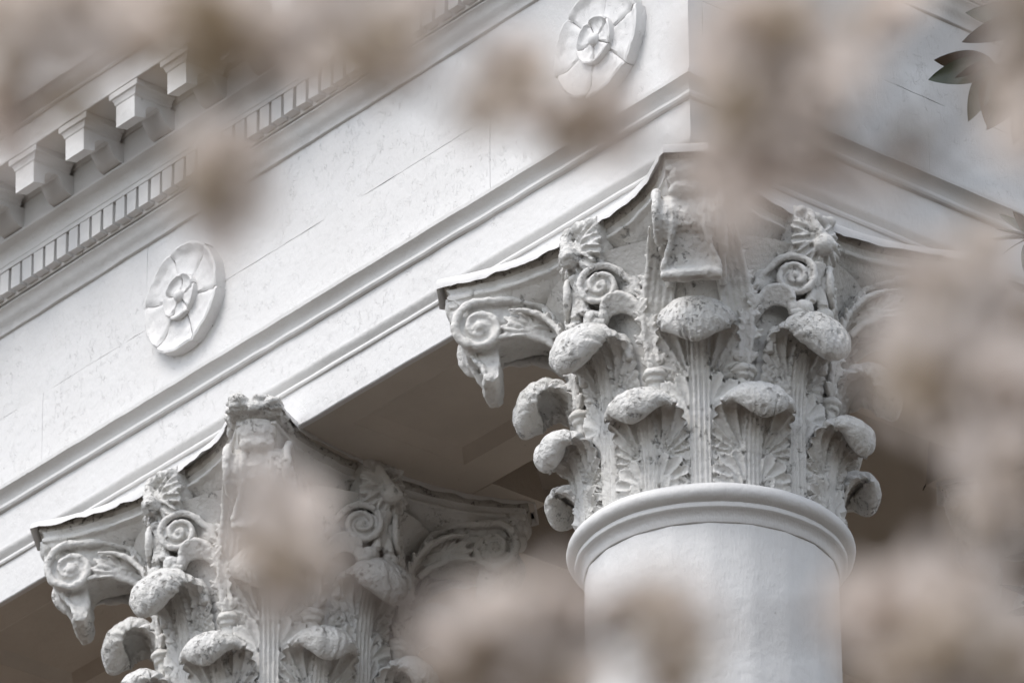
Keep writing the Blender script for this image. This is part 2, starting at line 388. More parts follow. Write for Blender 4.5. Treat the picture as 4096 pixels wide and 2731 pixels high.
# modillions (scrolled brackets)
def modillion():
    b = B(); hw = 0.052
    prof = [(0.5305, 2.397), (0.553, 2.402), (0.572, 2.416), (0.585, 2.437), (0.597, 2.456), (0.612, 2.462), (0.630, 2.459), (0.648, 2.451), (0.656, 2.441), (0.657, 2.405), (0.704, 2.395), (0.706, 2.478), (0.5305, 2.478)]
    n = len(prof)
    V = [(-hw, -o, z) for o, z in prof]+[(hw, -o, z) for o, z in prof]
    F = [tuple(range(n)), tuple(range(2*n-1, n-1, -1))]+[(k, n+k, n+(k+1) % n, (k+1) % n) for k in range(n)]
    b.put(V, F)
    body = np.array(b.V); body[:, 2] -= ZE
    me = mesh('modillion', body, b.F, M_MOULD, True, 25)
    c = B(); cap = [(0.000, 2.4785), (0.006, 2.484), (0.008, 2.494), (0.016, 2.504), (0.026, 2.509), (0.027, 2.5305)]
    rings = []
    for d, z in cap: rings.append([(-hw-d, -0.5505, z), (hw+d, -0.5505, z), (hw+d, -0.706-d*0.45, z), (-hw-d, -0.706-d*0.45, z)])
    V = [p for r in rings for p in r]; F = []
    for i in range(len(cap)-1):
        for k in range(4): F.append((i*4+k, i*4+(k+1) % 4, i*4+4+(k+1) % 4, i*4+4+k))
    F.append((3, 2, 1, 0)); F.append(tuple(len(V)-4+k for k in range(4)))
    V = np.array(V); V[:, 2] -= ZE
    return me, mesh('modillion_cap', V, F, M_MOULD, True, 20)
mb, mc = modillion()
def put_mod(loc, rz):
    o = add('modillion', mb, ent, loc, rz); add('cap', mc, o)
for k in range(-11, 10):
    xx = -2.176 + k*0.2890
    if -5.4 < xx < 0.52: put_mod((xx, 0, 0), 0)
for k in range(11): put_mod((0, -0.30+k*0.289, 0), math.pi/2)

# frieze rosettes
def rosette_parts():
    # backing disc, 6 dished petals, inner ring of 6 small petals, boss ; local: face looks to -Y, centre at origin
    def fan(r0, r1, a0, a1, depth, dish, seed, nr=16, na=14, side=0.0):
        V = []; F = []
        for i in range(nr+1):
            q = i/nr; r = r0+(r1-r0)*q
            for k in range(na+1):
                p = k/na; a = a0+(a1-a0)*p
                e = min(q, 1-q, p*1.2, (1-p)*1.2)
                rim = max(0.0, (q-0.74)/0.22) if q < 0.96 else 1.0
                h = depth - dish*(1-min(1, rim)) - dish*0.25*math.sin(math.pi*min(1, q/0.75))*(1-abs(2*p-1)**2) - (0.004 if q == 1 else 0)-0.006*(abs(2*p-1) > 0.99)
                V.append((r*math.cos(a), -h, r*math.sin(a)))
        V = np.array(V); V[:, 1] += 0.0026*fbm(V, 45, 3, seed); V[:, [0, 2]] *= (1+0.012*fbm(V, 20, 2, seed+4))[:, None]
        m = len(V); Wv = V.copy(); Wv[:, 1] = 0.0; V = np.vstack([V, Wv])
        for i in range(nr):
            for k in range(na): a = i*(na+1)+k; F.append((a, a+1, a+na+2, a+na+1))
        for k in range(na):
            a = k; F.append((a+1, a, a+m, a+m+1)); a = nr*(na+1)+k; F.append((a, a+1, a+1+m, a+m))
        for i in range(nr):
            a = i*(na+1); F.append((a, a+na+1, a+na+1+m, a+m)); a += na; F.append((a+na+1, a, a+m, a+na+1+m))
        return V, F
    out = {'petal': [], 'inner_petal': []}
    for k in range(6):
        a0 = math.radians(k*60+14); g = 0.010
        V, F = fan(0.07, 0.198+0.003*((k*7) % 3), a0+g, a0+math.radians(60)-g, 0.046, 0.015, k)
        out['petal'].append(mesh('petal', V, F, M_BOARD, True, 35))
    for k in range(5):
        a0 = math.radians(k*72+40); g = 0.03
        V, F = fan(0.02, 0.083, a0+g, a0+math.radians(72)-g, 0.055, 0.013, k+9, 12, 9)
        out['inner_petal'].append(mesh('inner_petal', V, F, M_BOARD, True, 35))
    b = B(); b.ell((0, -0.044, 0), (0.023, 0, 0), (0, 0.020, 0), (0, 0, 0.023)); out['boss'] = [mesh('boss', b.V, b.F, M_BOARD, True)]
    V = []; F = []; n = 48
    for y, r in ((0.0, 0.193), (-0.018, 0.192), (-0.018, 0.0)):
        for k in range(n): a = 2*math.pi*k/n; V.append((r*math.cos(a), y, r*math.sin(a)))
    for i in range(2):
        for k in range(n): F.append((i*n+k, i*n+(k+1) % n, (i+1)*n+(k+1) % n, (i+1)*n+k))
    out['disc'] = mesh('rosette', V, F, M_BOARD, True, 30)
    return out
ro = rosette_parts()
def put_rosette(loc, rz, tilt):
    o = add('rosette', ro['disc'], ent, loc, rz); o.rotation_euler = (0, 0, rz)
    for nm in ('petal', 'inner_petal', 'boss'):
        for me in ro[nm]:
            c = add(nm, me, o); c.rotation_euler = (0, tilt, 0)
put_rosette((0.0, -0.4095, 1.802-ZE), 0, 0.0)
put_rosette((-SP-0.016, -0.4095, 1.805-ZE), 0, 0.45)
put_rosette((0.4095, SP, 1.802-ZE), math.pi/2, 0.2)

# soffits of the two beams, each with a sunk panel, and bearing blocks over the columns
def soffit(x0, x1, y0, y1, px0, px1, py0, py1, seed):
    z0, z1 = 1.074-ZE, 1.20-ZE; b = B()
    b.box(x0, x1, y0, py0, z0, z1); b.box(x0, x1, py1, y1, z0, z1); b.box(x0, px0, py0, py1, z0, z1); b.box(px1, x1, py0, py1, z0, z1)
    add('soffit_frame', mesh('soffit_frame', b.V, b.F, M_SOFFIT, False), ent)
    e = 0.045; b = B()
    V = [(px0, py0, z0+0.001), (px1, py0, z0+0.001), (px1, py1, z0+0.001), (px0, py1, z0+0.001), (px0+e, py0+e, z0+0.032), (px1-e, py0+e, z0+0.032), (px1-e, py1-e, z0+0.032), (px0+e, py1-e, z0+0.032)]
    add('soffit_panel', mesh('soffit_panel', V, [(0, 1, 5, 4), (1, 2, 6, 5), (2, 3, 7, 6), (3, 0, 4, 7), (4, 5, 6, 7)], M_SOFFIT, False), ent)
I2 = 0.404
soffit(-SP, -0.02, -I2, 0.355, -1.46, -0.71, -0.275, 0.20, 1)
soffit(-2*SP, -SP-0.001, -I2, 0.355, -2*SP+0.71, -SP-0.71, -0.275, 0.20, 2)
soffit(-0.019, I2, -I2, 0.355, 0.05, 0.25, -0.2, 0.2, 3)
soffit(-0.355, I2, 0.3565, 1.2*SP, -0.20, 0.275, 0.71, SP-0.71, 4)
# inner faces of the beams up to the ceiling
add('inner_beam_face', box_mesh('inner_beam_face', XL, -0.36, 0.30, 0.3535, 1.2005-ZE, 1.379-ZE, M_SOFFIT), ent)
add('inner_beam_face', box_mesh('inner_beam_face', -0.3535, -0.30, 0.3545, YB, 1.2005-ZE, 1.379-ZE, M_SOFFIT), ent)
def block(cx, cy, hx0, hx1, hy0, hy1):
    t = 0.05; b = B(); z0, z1 = 1.0725-ZE, 1.379-ZE
    V = [(cx-hx0, cy-hy0, z0), (cx+hx1, cy-hy0, z0), (cx+hx1, cy+hy1, z0), (cx-hx0, cy+hy1, z0),
         (cx-hx0+t, cy-hy0, z1), (cx+hx1-t, cy-hy0, z1), (cx+hx1-t, cy+hy1-t, z1), (cx-hx0+t, cy+hy1-t, z1)]
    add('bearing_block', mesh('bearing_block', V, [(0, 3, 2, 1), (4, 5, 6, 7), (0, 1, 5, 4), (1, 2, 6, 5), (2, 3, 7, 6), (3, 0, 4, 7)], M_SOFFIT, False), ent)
block(-SP, 0, 0.67, 0.67, -0.3565, 0.594)
block(0, SP, 0.594, -0.3585, 0.67, 0.67)
# porch cross beam running back from the second column
add('cross_beam', box_mesh('cross_beam', -SP-0.3, -SP+0.3, 0.60, 4.39, 1.10-ZE, 1.379-ZE, M_SOFFIT), ent)

# ------------------------------------------------------------------ column capitals
def smoothstep(a, b, x):
    t = np.clip((x-a)/(b-a), 0, 1); return t*t*(3-2*t)
def acanthus(name, prof, s_leave, w_body, w_hood, tiers, s_fan, stalk, seed, t_hood, curl_len, s_sheet, chip=0.0):
    """acanthus leaf: carved blade lying on the bell, its head rolling outward into a thick hood.
       local frame: radial = +X, tangent = Y"""
    NU, NV = 61, 104
    C, s = spline(prof, NV); S = s[-1]
    T = np.gradient(C, axis=0); T /= np.linalg.norm(T, axis=1)[:, None]
    Nn = np.stack([T[:, 1], -T[:, 0]], 1)
    u = np.linspace(-1, 1, NU)
    # half width along the leaf
    sc0 = S-curl_len
    wd = w_body + (w_hood-w_body)*smoothstep(s_leave, s_leave+0.09, s)
    q = np.clip((s-(S-curl_len*0.72))/(curl_len*0.72), 0, 1)
    wd = wd*np.sqrt(np.clip(1-q**2.3, 0.0, 1))+1e-4
    scal = 1-0.13*(1-np.abs(np.sin(s*88+seed)))*smoothstep(s_sheet, s_sheet+0.03, s)*(1-q)
    wd = wd*scal
    U, Sg = np.meshgrid(u, s); Wd = np.repeat(wd[:, None], NU, 1); Y = U*Wd
    aY = np.abs(Y)
    curl = smoothstep(s_leave-0.02, s_leave+0.10, Sg)
    # carved relief
    H = np.full_like(Y, -0.034)
    for s0, R, n, th0, th1, top in tiers:
        dy = aY-stalk*0.85; ds = Sg-s0
        th = np.degrees(np.arctan2(dy, ds)); rho = np.hypot(dy, ds)
        ph = (th-th0)/(th1-th0)*n; f = ph-np.floor(ph); inside = (ph > 0) & (ph < n) & (dy > 0)
        env = 0.70+0.30*np.sin(np.pi*np.clip(ph/n*0.8+0.15, 0, 1))
        Rm = R*env*(0.66+0.34*np.sqrt(np.clip(np.sin(np.pi*f), 0, 1)))
        rel = rho/Rm
        hh = 0.004+top*np.clip(rel, 0, 1)**1.2-0.0125*np.sin(np.pi*f)**0.8*np.clip(rel*1.5, 0, 1)
        hh = np.where(inside & (rel < 1), hh, -0.034)
        H = np.maximum(H, hh)
    # top fan under the hood: fingers spreading over the flaring wings
    sheet = smoothstep(s_sheet-0.02, s_sheet+0.04, Sg)
    dy = aY-stalk*0.7; ds = Sg-s_fan
    th = np.degrees(np.arctan2(np.maximum(dy, 0), ds)); n = 7
    ph = np.clip(th/100*n, 0, n-1e-6); f = ph-np.floor(ph); rho = np.hypot(np.maximum(dy, 0), ds)
    fan = 0.011-0.020*np.sin(np.pi*f)**0.7*smoothstep(0.01, 0.05, rho)
    lim = s_fan+0.0
    fmask = (th < 100) & ((ds > 0) | (rho > 0.02))
    H = np.where((sheet > 0.05) & fmask, np.maximum(H, fan), H)
    H = np.where(curl > 0.3, np.maximum(H, -0.006), H)
    # fluted stalk
    st = 0.010+0.0045*np.cos(2*np.pi*aY/(stalk/2.2))
    stm = smoothstep(stalk*1.05, stalk*0.9, aY)*(1-smoothstep(S-curl_len*0.5, S-curl_len*0.2, Sg))
    H = np.where(stm > 0.5, np.maximum(H, st), H)
    # geometry
    def place(Hn):
        R = C[:, 0][:, None]+Nn[:, 0][:, None]*Hn; Z = C[:, 1][:, None]+Nn[:, 1][:, None]*Hn
        m = smoothstep(s_sheet+0.02, s_leave+0.08, Sg)
        ang = Y/0.41*(1-m)
        lat = Y*m
        Xx = R*np.cos(ang)-lat*np.sin(ang); Yy = R*np.sin(ang)+lat*np.cos(ang)
        return np.stack([Xx, Yy, Z], -1)
    droop = curl*0.046*np.abs(U)**2.0
    t_s = 0.014+(t_hood-0.014)*smoothstep(s_leave-0.07, s_leave+0.03, Sg)
    capf = np.sqrt(np.clip(1-np.clip((Sg-(S-0.028))/0.028, 0, 1)**2, 0, 1))
    rim = np.sqrt(np.clip(1-np.abs(U)**3.2, 0, 1))
    tt = t_s*rim*capf
    Hf = np.where(rim > 0.0, H*1.0, 0)*(1-smoothstep(0.9, 1.0, np.abs(U))*curl)*capf+droop
    Pf = place(Hf); 
    P0 = place(droop*1.0)
    # back (outside of the roll): lumpy, ribbed lengthwise like a shell, pitted
    flat = P0.reshape(-1, 3)
    lump = (0.0052*fbm(flat, 34, 4, seed)).reshape(Y.shape)
    z = vnoise(flat, 95, seed+3).reshape(Y.shape)
    zz = np.clip(vnoise(flat, 16, seed+5)*1.8+0.35, 0, 1).reshape(Y.shape)
    ribs = 0.0007*np.cos(U*27+0.6*np.sin(Sg*30+seed))*smoothstep(S-curl_len*0.75, S-curl_len*0.3, Sg)
    back = (lump+ribs-0.009*np.clip((z-0.36)*3, 0, 1)*zz-chip*np.clip(vnoise(flat, 20, seed+8)-0.35, 0, 1).reshape(Y.shape))*rim*capf
    Pb = place(droop*0.75-tt-back*curl)
    Pf = Pf.reshape(-1, 3); Pf += 0
    d = (0.0016*fbm(Pf, 60, 3, seed+11)); Pf[:, 0] += d; Pf[:, 2] += d*0.5
    m = NU*NV; V = np.vstack([Pf, Pb.reshape(-1, 3)]); F = []
    for j in range(NV-1):
        for i in range(NU-1):
            a = j*NU+i; F.append((a, a+1, a+NU+1, a+NU)); a += m
            if s[j] > s_sheet-0.06: F.append((a, a+NU, a+NU+1, a+1))
    for j in range(NV-1):
        if s[j] > s_sheet-0.06:
            a = j*NU; F.append((a, a+NU, a+NU+m, a+m)); a += NU-1; F.append((a+NU, a, a+m, a+NU+m))
    for i in range(NU-1):
        a = (NV-1)*NU+i; F.append((a, a+1, a+1+m, a+m))
    me = mesh(name, V, F, M_CARVE, True); me.materials.append(M_HOOD)
    for pl in me.polygons:
        if pl.vertices[0] >= m and pl.vertices[2] >= m: pl.material_index = 1
    return me
low_prof = [(.412, .112), (.413, .18), (.416, .235), (.423, .285), (.435, .330), (.452, .368), (.474, .394), (.501, .400), (.523, .387), (.531, .362), (.522, .341), (.504, .329)]
up_prof = [(.408, .112), (.409, .25), (.411, .38), (.414, .46), (.421, .53), (.433, .59), (.449, .637), (.472, .670), (.502, .684), (.538, .675), (.566, .646), (.578, .606), (.571, .574), (.552, .553)]
low_t = [(-0.055, 0.125, 4, 4, 100, 0.018), (0.025, 0.118, 4, 2, 112, 0.024)]
up_t = [(0.20, 0.120, 4, 4, 112, 0.018), (0.285, 0.128, 4, 2, 112, 0.025), (0.10, 0.11, 4, 4, 112, 0.012), (0.0, 0.11, 4, 4, 112, 0.012)]
LOW = [acanthus('lower_leaf', low_prof, 0.245, 0.128, 0.121, low_t, 0.105, 0.030, k*3+1, 0.040, 0.150, 0.135) for k in range(3)]
UPP = [acanthus('upper_leaf', up_prof, 0.515, 0.130, 0.124, up_t, 0.375, 0.034, k*3+20, 0.042, 0.195, 0.40) for k in range(3)]

def hw_(r): return 0.084+0.016*min(1, max(0, (r-0.48)/0.27))
def volute_mesh(seed):
    b = B()
    poly = [(.42, .885), (.44, .91), (.47, .945), (.53, .975), (.607, .992), (.68, .990), (.745, .968), (.783, .93), (.787, .885), (.772, .848), (.725, .824), (.69, .832), (.665, .846), (.62, .858), (.58, .866), (.53, .868), (.49, .87), (.45, .88)]
    ins = 0.016
    b.extrude(poly, lambda p: (p[0], -hw_(p[0])+ins, p[1]), lambda p: (p[0], hw_(p[0])-ins, p[1]))
    # band over the outside of the scroll: two rims and a hollow between them
    for sg in (-1, 1):
        path = [(.43, .80), (.445, .885), (.475, .935), (.53, .972), (.607, .988), (.68, .985)]
        c = np.array([.717, .892]); th = np.linspace(math.radians(78), math.radians(78-650), 46)
        rad = np.interp(np.linspace(0, 1, 46), [0, .12, .3, .55, .8, 1], [.092, .078, .066, .046, .030, .020])
        path += [(c[0]+rad[i]*math.cos(t), c[1]+rad[i]*math.sin(t)) for i, t in enumerate(th)]
        P = [(r, sg*hw_(r), z) for r, z in path]
        R = np.interp(np.linspace(0, 1, len(P)), [0, .15, .5, 1], [.014, .015, .0125, .007])
        b.tube(P, R, 8)
        b.ell((c[0], sg*(hw_(.717)+0.002), c[1]), (.020, 0, 0), (0, .016, 0), (0, 0, .020))
        rn = random.Random(seed)
        for k in range(6):
            a = k*1.05; b.ell((c[0]+.014*math.cos(a), sg*(hw_(.717)+.010), c[1]+.014*math.sin(a)), (.008, 0, 0), (0, .008, 0), (0, 0, .008), 6, 4)
    # front of the scroll: hollow band between two cheeks, sweeping out to a rolled lip
    ap = [(.752, .92), (.752, .88), (.742, .84), (.722, .80), (.702, .765), (.697, .738), (.706, .716), (.700, .702), (.684, .695), (.668, .700), (.656, .722), (.655, .78), (.668, .86)]
    b.extrude(ap, lambda p: (p[0], -.046-.044*max(0, min(1, (.85-p[1])/.12))**1.6, p[1]), lambda p: (p[0], .046+.044*max(0, min(1, (.85-p[1])/.12))**1.6, p[1]))
    for sg in (-1, 1):
        b.ell((.722, sg*.076, .884), (.074, sg*-.006, 0), (0, .024, 0), (0, 0, .070))
        b.tube([(.778, sg*.046, .93), (.785, sg*.048, .885), (.768, sg*.050, .842), (.740, sg*.060, .80), (.714, sg*.078, .76), (.702, sg*.090, .728)], [.010, .011, .011, .010, .010, .010], 8)
    b.tube([(.690, -.094, .712), (.697, -.05, .712), (.698, 0, .711), (.697, .05, .712), (.690, .094, .712)], [.017, .019, .018, .019, .017], 8)
    b.tube([(.735, -.070, .925), (.742, -.035, .928), (.744, 0, .928), (.742, .035, .928), (.735, .070, .925)], [.030, .036, .038, .036, .030], 12)
    b.tube([(.738, .004, .91), (.733, -.003, .86), (.722, .003, .82)], [.010, .012, .010], 8)
    # neck that carries the abacus horn
    b.extrude([(.62, 1.03), (.62, .97), (.70, .965), (.775, .955), (.808, .975), (.835, 1.03)], lambda p: (p[0], -.045, p[1]), lambda p: (p[0], .045, p[1]))
    b.ell((.795, 0, 1.01), (.042, 0, 0), (0, .070, 0), (0, 0, .05)); b.ell((.788, 0, .962), (.036, 0, 0), (0, .062, 0), (0, 0, .030))
    return fuse(b, 'volute', M_CARVE, 0.0055, 1, 0.0034, 45, seed, 0.006)
def frond_mesh(sg, seed):
    """acanthus spray on the side of the arch between volute and bell"""
    b = B()
    def fing(p, q, wd, y):
        p = np.array(p); q = np.array(q); d = q-p; L = np.linalg.norm(d); d /= L; n = np.array([-d[1], d[0]])
        for k in (0, 1):
            e = (p+q)/2
        hw = hw_(e[0])+y
        b.ell((e[0], sg*hw, e[1]), (d[0]*L*.56, sg*0.006, d[1]*L*.56), (n[0]*wd, 0, n[1]*wd), (0, .010, 0), 10, 6)
    for bs, tips in (((.527, .864), ((.640, .924), (.596, .948), (.556, .940), (.652, .888), (.632, .858))), ((.462, .880), ((.553, .934), (.515, .955), (.476, .942), (.553, .894)))):
        for tp in tips:
            d = np.array(tp)-np.array(bs); st = np.array(bs)+d*0.30
            fing(st, tp, 0.0135, .002); nx = np.array([-d[1], d[0]])/np.linalg.norm(d)*0.0105
            for q in (-1, 1): fing(st+nx*q*.7, np.array(tp)-d*.14+nx*q*.9, 0.0036, .010)
            b.tube([(bs[0], sg*hw_(bs[0]), bs[1]), (st[0], sg*(hw_(st[0])+.004), st[1])], [.009, .009], 7)
    b.tube([(.46, sg*hw_(.46), .80), (.50, sg*hw_(.5), .835), (.56, sg*hw_(.56), .857), (.62, sg*hw_(.62), .862), (.665, sg*hw_(.66), .852)], [.014, .013, .012, .011, .008], 8)
    b.tube([(.45, sg*hw_(.45), .84), (.50, sg*hw_(.5), .862), (.56, sg*hw_(.56), .873)], [.010, .009, .008], 8)
    return fuse(b, 'frond', M_CARVE, 0.0045, 1, 0.0018, 60, seed, 0.002)
CA = math.radians(19.5)
def strap_mesh(sg, seed):
    """fluted calyx leaf rising from the stalk to the corner volute"""
    b = B(); cx, sx = math.cos(CA), math.sin(CA)
    path = [(.418*cx, .418*sx, .555), (.425*cx, .422*sx, .64), (.425, .128, .74), (.45, .115, .83), (.50, .100, .90), (.565, .094, .935), (.62, .09, .94)]
    Q, _ = spline(path, 22)
    for k in range(5):
        o = (k-2)*0.013
        P = [(p[0]+o*0.15, sg*(p[1]+o*(0.55+1.1*min(1, i/9))), p[2]-abs(o)*0.4) for i, p in enumerate(Q)]
        b.tube(P, np.interp(np.linspace(0, 1, 22), [0, .3, .8, 1], [.009, .011, .010, .004]), 7)
    # leaflets along the outer edge
    for i, (zz, l) in enumerate(((.66, .055), (.72, .065), (.78, .068), (.84, .06), (.895, .045))):
        k = int(np.argmin(np.abs(Q[:, 2]-zz))); p = Q[k]
        for a, f in ((-0.25, .8), (0.25, 1.0), (0.75, .75)):
            d = np.array([0.15, sg*math.cos(a+.25), math.sin(a+.25)*0.9]); d /= np.linalg.norm(d); L = l*f
            e = np.array([p[0]-0.004, sg*(p[1]+0.018), p[2]-.01])+d*L*.5
            nrm = np.array([0.9, sg*.35, 0.0]); nrm /= np.linalg.norm(nrm); t = np.cross(d, nrm)
            b.ell(e, d*L*.55, t*.011, nrm*.008, 8, 6)
    return fuse(b, 'calyx_leaf', M_CARVE, 0.0045, 1, 0.0020, 60, seed, 0.003)
def helix_mesh(sg, seed):
    """small inner scroll with its fluted, curling leaf; local frame radial=+X of the side"""
    b = B(); c = np.array([.497, sg*.062, .843]); n = np.array([.72, sg*.69, 0.0]); e1 = np.array([.69, -sg*.72, 0.0]); z = np.array([0, 0, 1.0])
    A = 45-19.5
    ca, sa = math.cos(math.radians(A)), math.sin(math.radians(A))
    th = np.linspace(math.radians(155), math.radians(155-760), 54)
    rad = np.interp(np.linspace(0, 1, 54), [0, .12, .3, .6, 1], [.082, .068, .058, .036, .012])
    sp = [c+rad[i]*(math.cos(t)*e1+math.sin(t)*z)+n*(0.018+0.010*i/54) for i, t in enumerate(th)]
    pre = [(.405*ca, sg*.405*sa, .60), (.412*ca, sg*.415*sa, .70), (.42, sg*.172, .79), (.432, sg*.150, .85)]
    b.tube([np.array(p) for p in pre]+sp, np.interp(np.linspace(0, 1, 58), [0, .08, .5, 1], [.014, .013, .011, .007]), 8)
    b.ell(c-n*.006, e1*.060, z*.060, n*.026, 14, 8)
    b.ell(c+n*.026, e1*.013, z*.013, n*.014, 8, 6)
    b.ell(c-n*.03, e1*.05, z*.05, n*.03, 14, 8)
    # web between arm and scroll
    b.ell((.425, sg*.125, .84), (.02, 0, 0), (0, .045, 0), (0, 0, .05))
    return fuse(b, 'helix', M_CARVE, 0.0045, 1, 0.0022, 55, seed, 0.003)
def curl_mesh(sg, seed):
    """fluted leaf that arches from the stalk towards the middle of the side and ends in a rolled tip"""
    b = B(); A = math.radians(45-19.5)
    path = [(.420*math.cos(A), .420*math.sin(A), .56), (.425*math.cos(A), .425*math.sin(A), .64), (.415, .165, .72), (.44, .135, .775), (.472, .10, .785), (.492, .08, .765), (.495, .075, .738)]
    Q, _ = spline(path, 24)
    for k in range(5):
        o = (k-2)*0.0125
        P = [(p[0]+o*.5*min(1, i/12), sg*(p[1]+o*(.8-.5*min(1, i/14))), p[2]+o*.9*min(1, i/14)) for i, p in enumerate(Q)]
        b.tube(P, np.interp(np.linspace(0, 1, 24), [0, .3, .8, 1], [.008, .011, .012, .010]), 7)
    b.ell((.497, sg*.074, .738), (.020, 0, 0), (0, .017, 0), (0, 0, .026))
    for i, (zz, l) in enumerate(((.63, .05), (.68, .058), (.73, .06), (.765, .05))):
        k = int(np.argmin(np.abs(Q[:14, 2]-zz))); p = Q[k]
        for a, f in ((0.1, .7), (0.55, 1.0), (1.05, .85)):
            d = np.array([0.18, sg*math.cos(a)*.9, math.sin(a)]); d /= np.linalg.norm(d); L = l*f
            e = np.array([p[0]+.004, sg*(p[1]+.012), p[2]])+d*L*.5
            nrm = np.array([0.85, sg*.5, 0.0]); nrm /= np.linalg.norm(nrm); t = np.cross(d, nrm)
            b.ell(e, d*L*.55, t*.0105, nrm*.008, 8, 6)
    # rolled bud in the hollow below
    bq = [(.418, .112, .60), (.428, .108, .645), (.436, .092, .675), (.445, .072, .68), (.45, .058, .665)]
    for k, p in enumerate(spline([(x, sg*y, zz) for x, y, zz in bq], 9)[0]): b.ell(p, (.020, 0, 0), (0, .020, 0), (0, 0, .0115), 10, 6)
    return fuse(b, 'curled_leaf', M_CARVE, 0.0045, 1, 0.0022, 55, seed, 0.003)
def fleuron_mesh(seed, crumbly):
    b = B()
    b.extrude([(.46, 1.088), (.46, .95), (.505, .915), (.522, .95), (.530, 1.088)], lambda p: (p[0], -.085, p[1]), lambda p: (p[0], .085, p[1]))
    rn = random.Random(seed); c = np.array([.530, 0, .985])
    for ring, nn, r0, r1, x, wd in ((0, 12, .030, .104, .008, .0195), ):
        for k in range(nn):
            a = 2*math.pi*(k+.5)/nn+rn.uniform(-.04, .04); d = np.array([0, math.cos(a), math.sin(a)])
            if d[2] > .80: continue
            m = c+np.array([x, 0, 0])+d*(r0+r1)/2; t = np.array([0, -d[2], d[1]])
            ax = d*(r1-r0)*.56+np.array([-.012, 0, 0])
            for q in (-1, 1): b.ell(m+t*wd*.66*q, ax, t*.0066, (.016, 0, 0), 8, 5)
            b.ell(m-np.array([.008, 0, 0]), ax*.95, t*wd*.9, (.008, 0, 0), 8, 5)
    b.ell(c, (.022, 0, 0), (0, .048, 0), (0, 0, .048))
    # twisted tongue ending in a bulb
    b.tube([(.535, -.034, 1.075), (.552, -.040, 1.045), (.565, -.030, 1.015), (.570, -.012, .985), (.570, -.002, .965)], [.020, .017, .016, .020, .028], 10)
    b.ell((.570, 0, .955), (.036, 0, 0), (0, .037, 0), (0, 0, .036))
    b.ell((.596, .016, .948), (.012, 0, 0), (0, .014, 0), (0, 0, .014))
    for k in range(5):
        b.ell((.535, -.06+.03*k, 1.072+rn.uniform(-.008, .006)), (.018, 0, 0), (0, .020, 0), (0, 0, .018))
    # stem below, between the inner scrolls
    b.tube([(.525, 0, .90), (.522, 0, .86), (.518, 0, .81), (.512, 0, .775)], [.038, .024, .019, .022], 10)
    for sg in (-1, 1):
        b.tube([(.520, sg*.014, .86), (.526, sg*.022, .80), (.524, sg*.026, .760)], [.012, .015, .020], 8)
        b.ell((.512, sg*.042, .738), (.030, 0, 0), (0, .034, 0), (0, 0, .028))
        b.tube([(.50, sg*.05, .745), (.515, sg*.062, .715), (.50, sg*.09, .712)], [.012, .014, .010], 8)
    return fuse(b, 'fleuron', M_HOOD if crumbly else M_CARVE, 0.0042, 1, 0.0034 if crumbly else 0.0016, 50, seed, 0.005 if crumbly else 0.002)
def stalk_mesh(seed):
    b = B()
    for k in range(7):
        a = (k-3)*0.33; y = .020*math.sin(a); x = .408+.016*math.cos(a)
        b.tube([(x-.004, y*1.0, .24), (x, y, .40), (x+.002, y*1.1, .50)], [.0065, .0065, .007], 7)
    b.tube([(.412, 0, .24), (.414, 0, .52)], [.017, .019], 10)
    for zz, r in ((.502, .026), (.520, .036), (.531, .030)):
        ring = [(.414+r*math.cos(a), r*math.sin(a), zz) for a in np.linspace(0, 2*math.pi, 17)]
        b.tube(ring, .0085, 7)
    for k in range(7):
        a = (k-3)*0.42; d = np.array([.35*math.cos(a), math.sin(a), .8]); d /= np.linalg.norm(d)
        b.ell(np.array([.422, .018*math.sin(a), .56])+d*.012, d*.032, np.cross(d, (1, 0, 0))*.012, (.010, 0, 0), 8, 5)
    return fuse(b, 'stalk', M_CARVE, 0.0045, 1, 0.0020, 60, seed, 0.003)

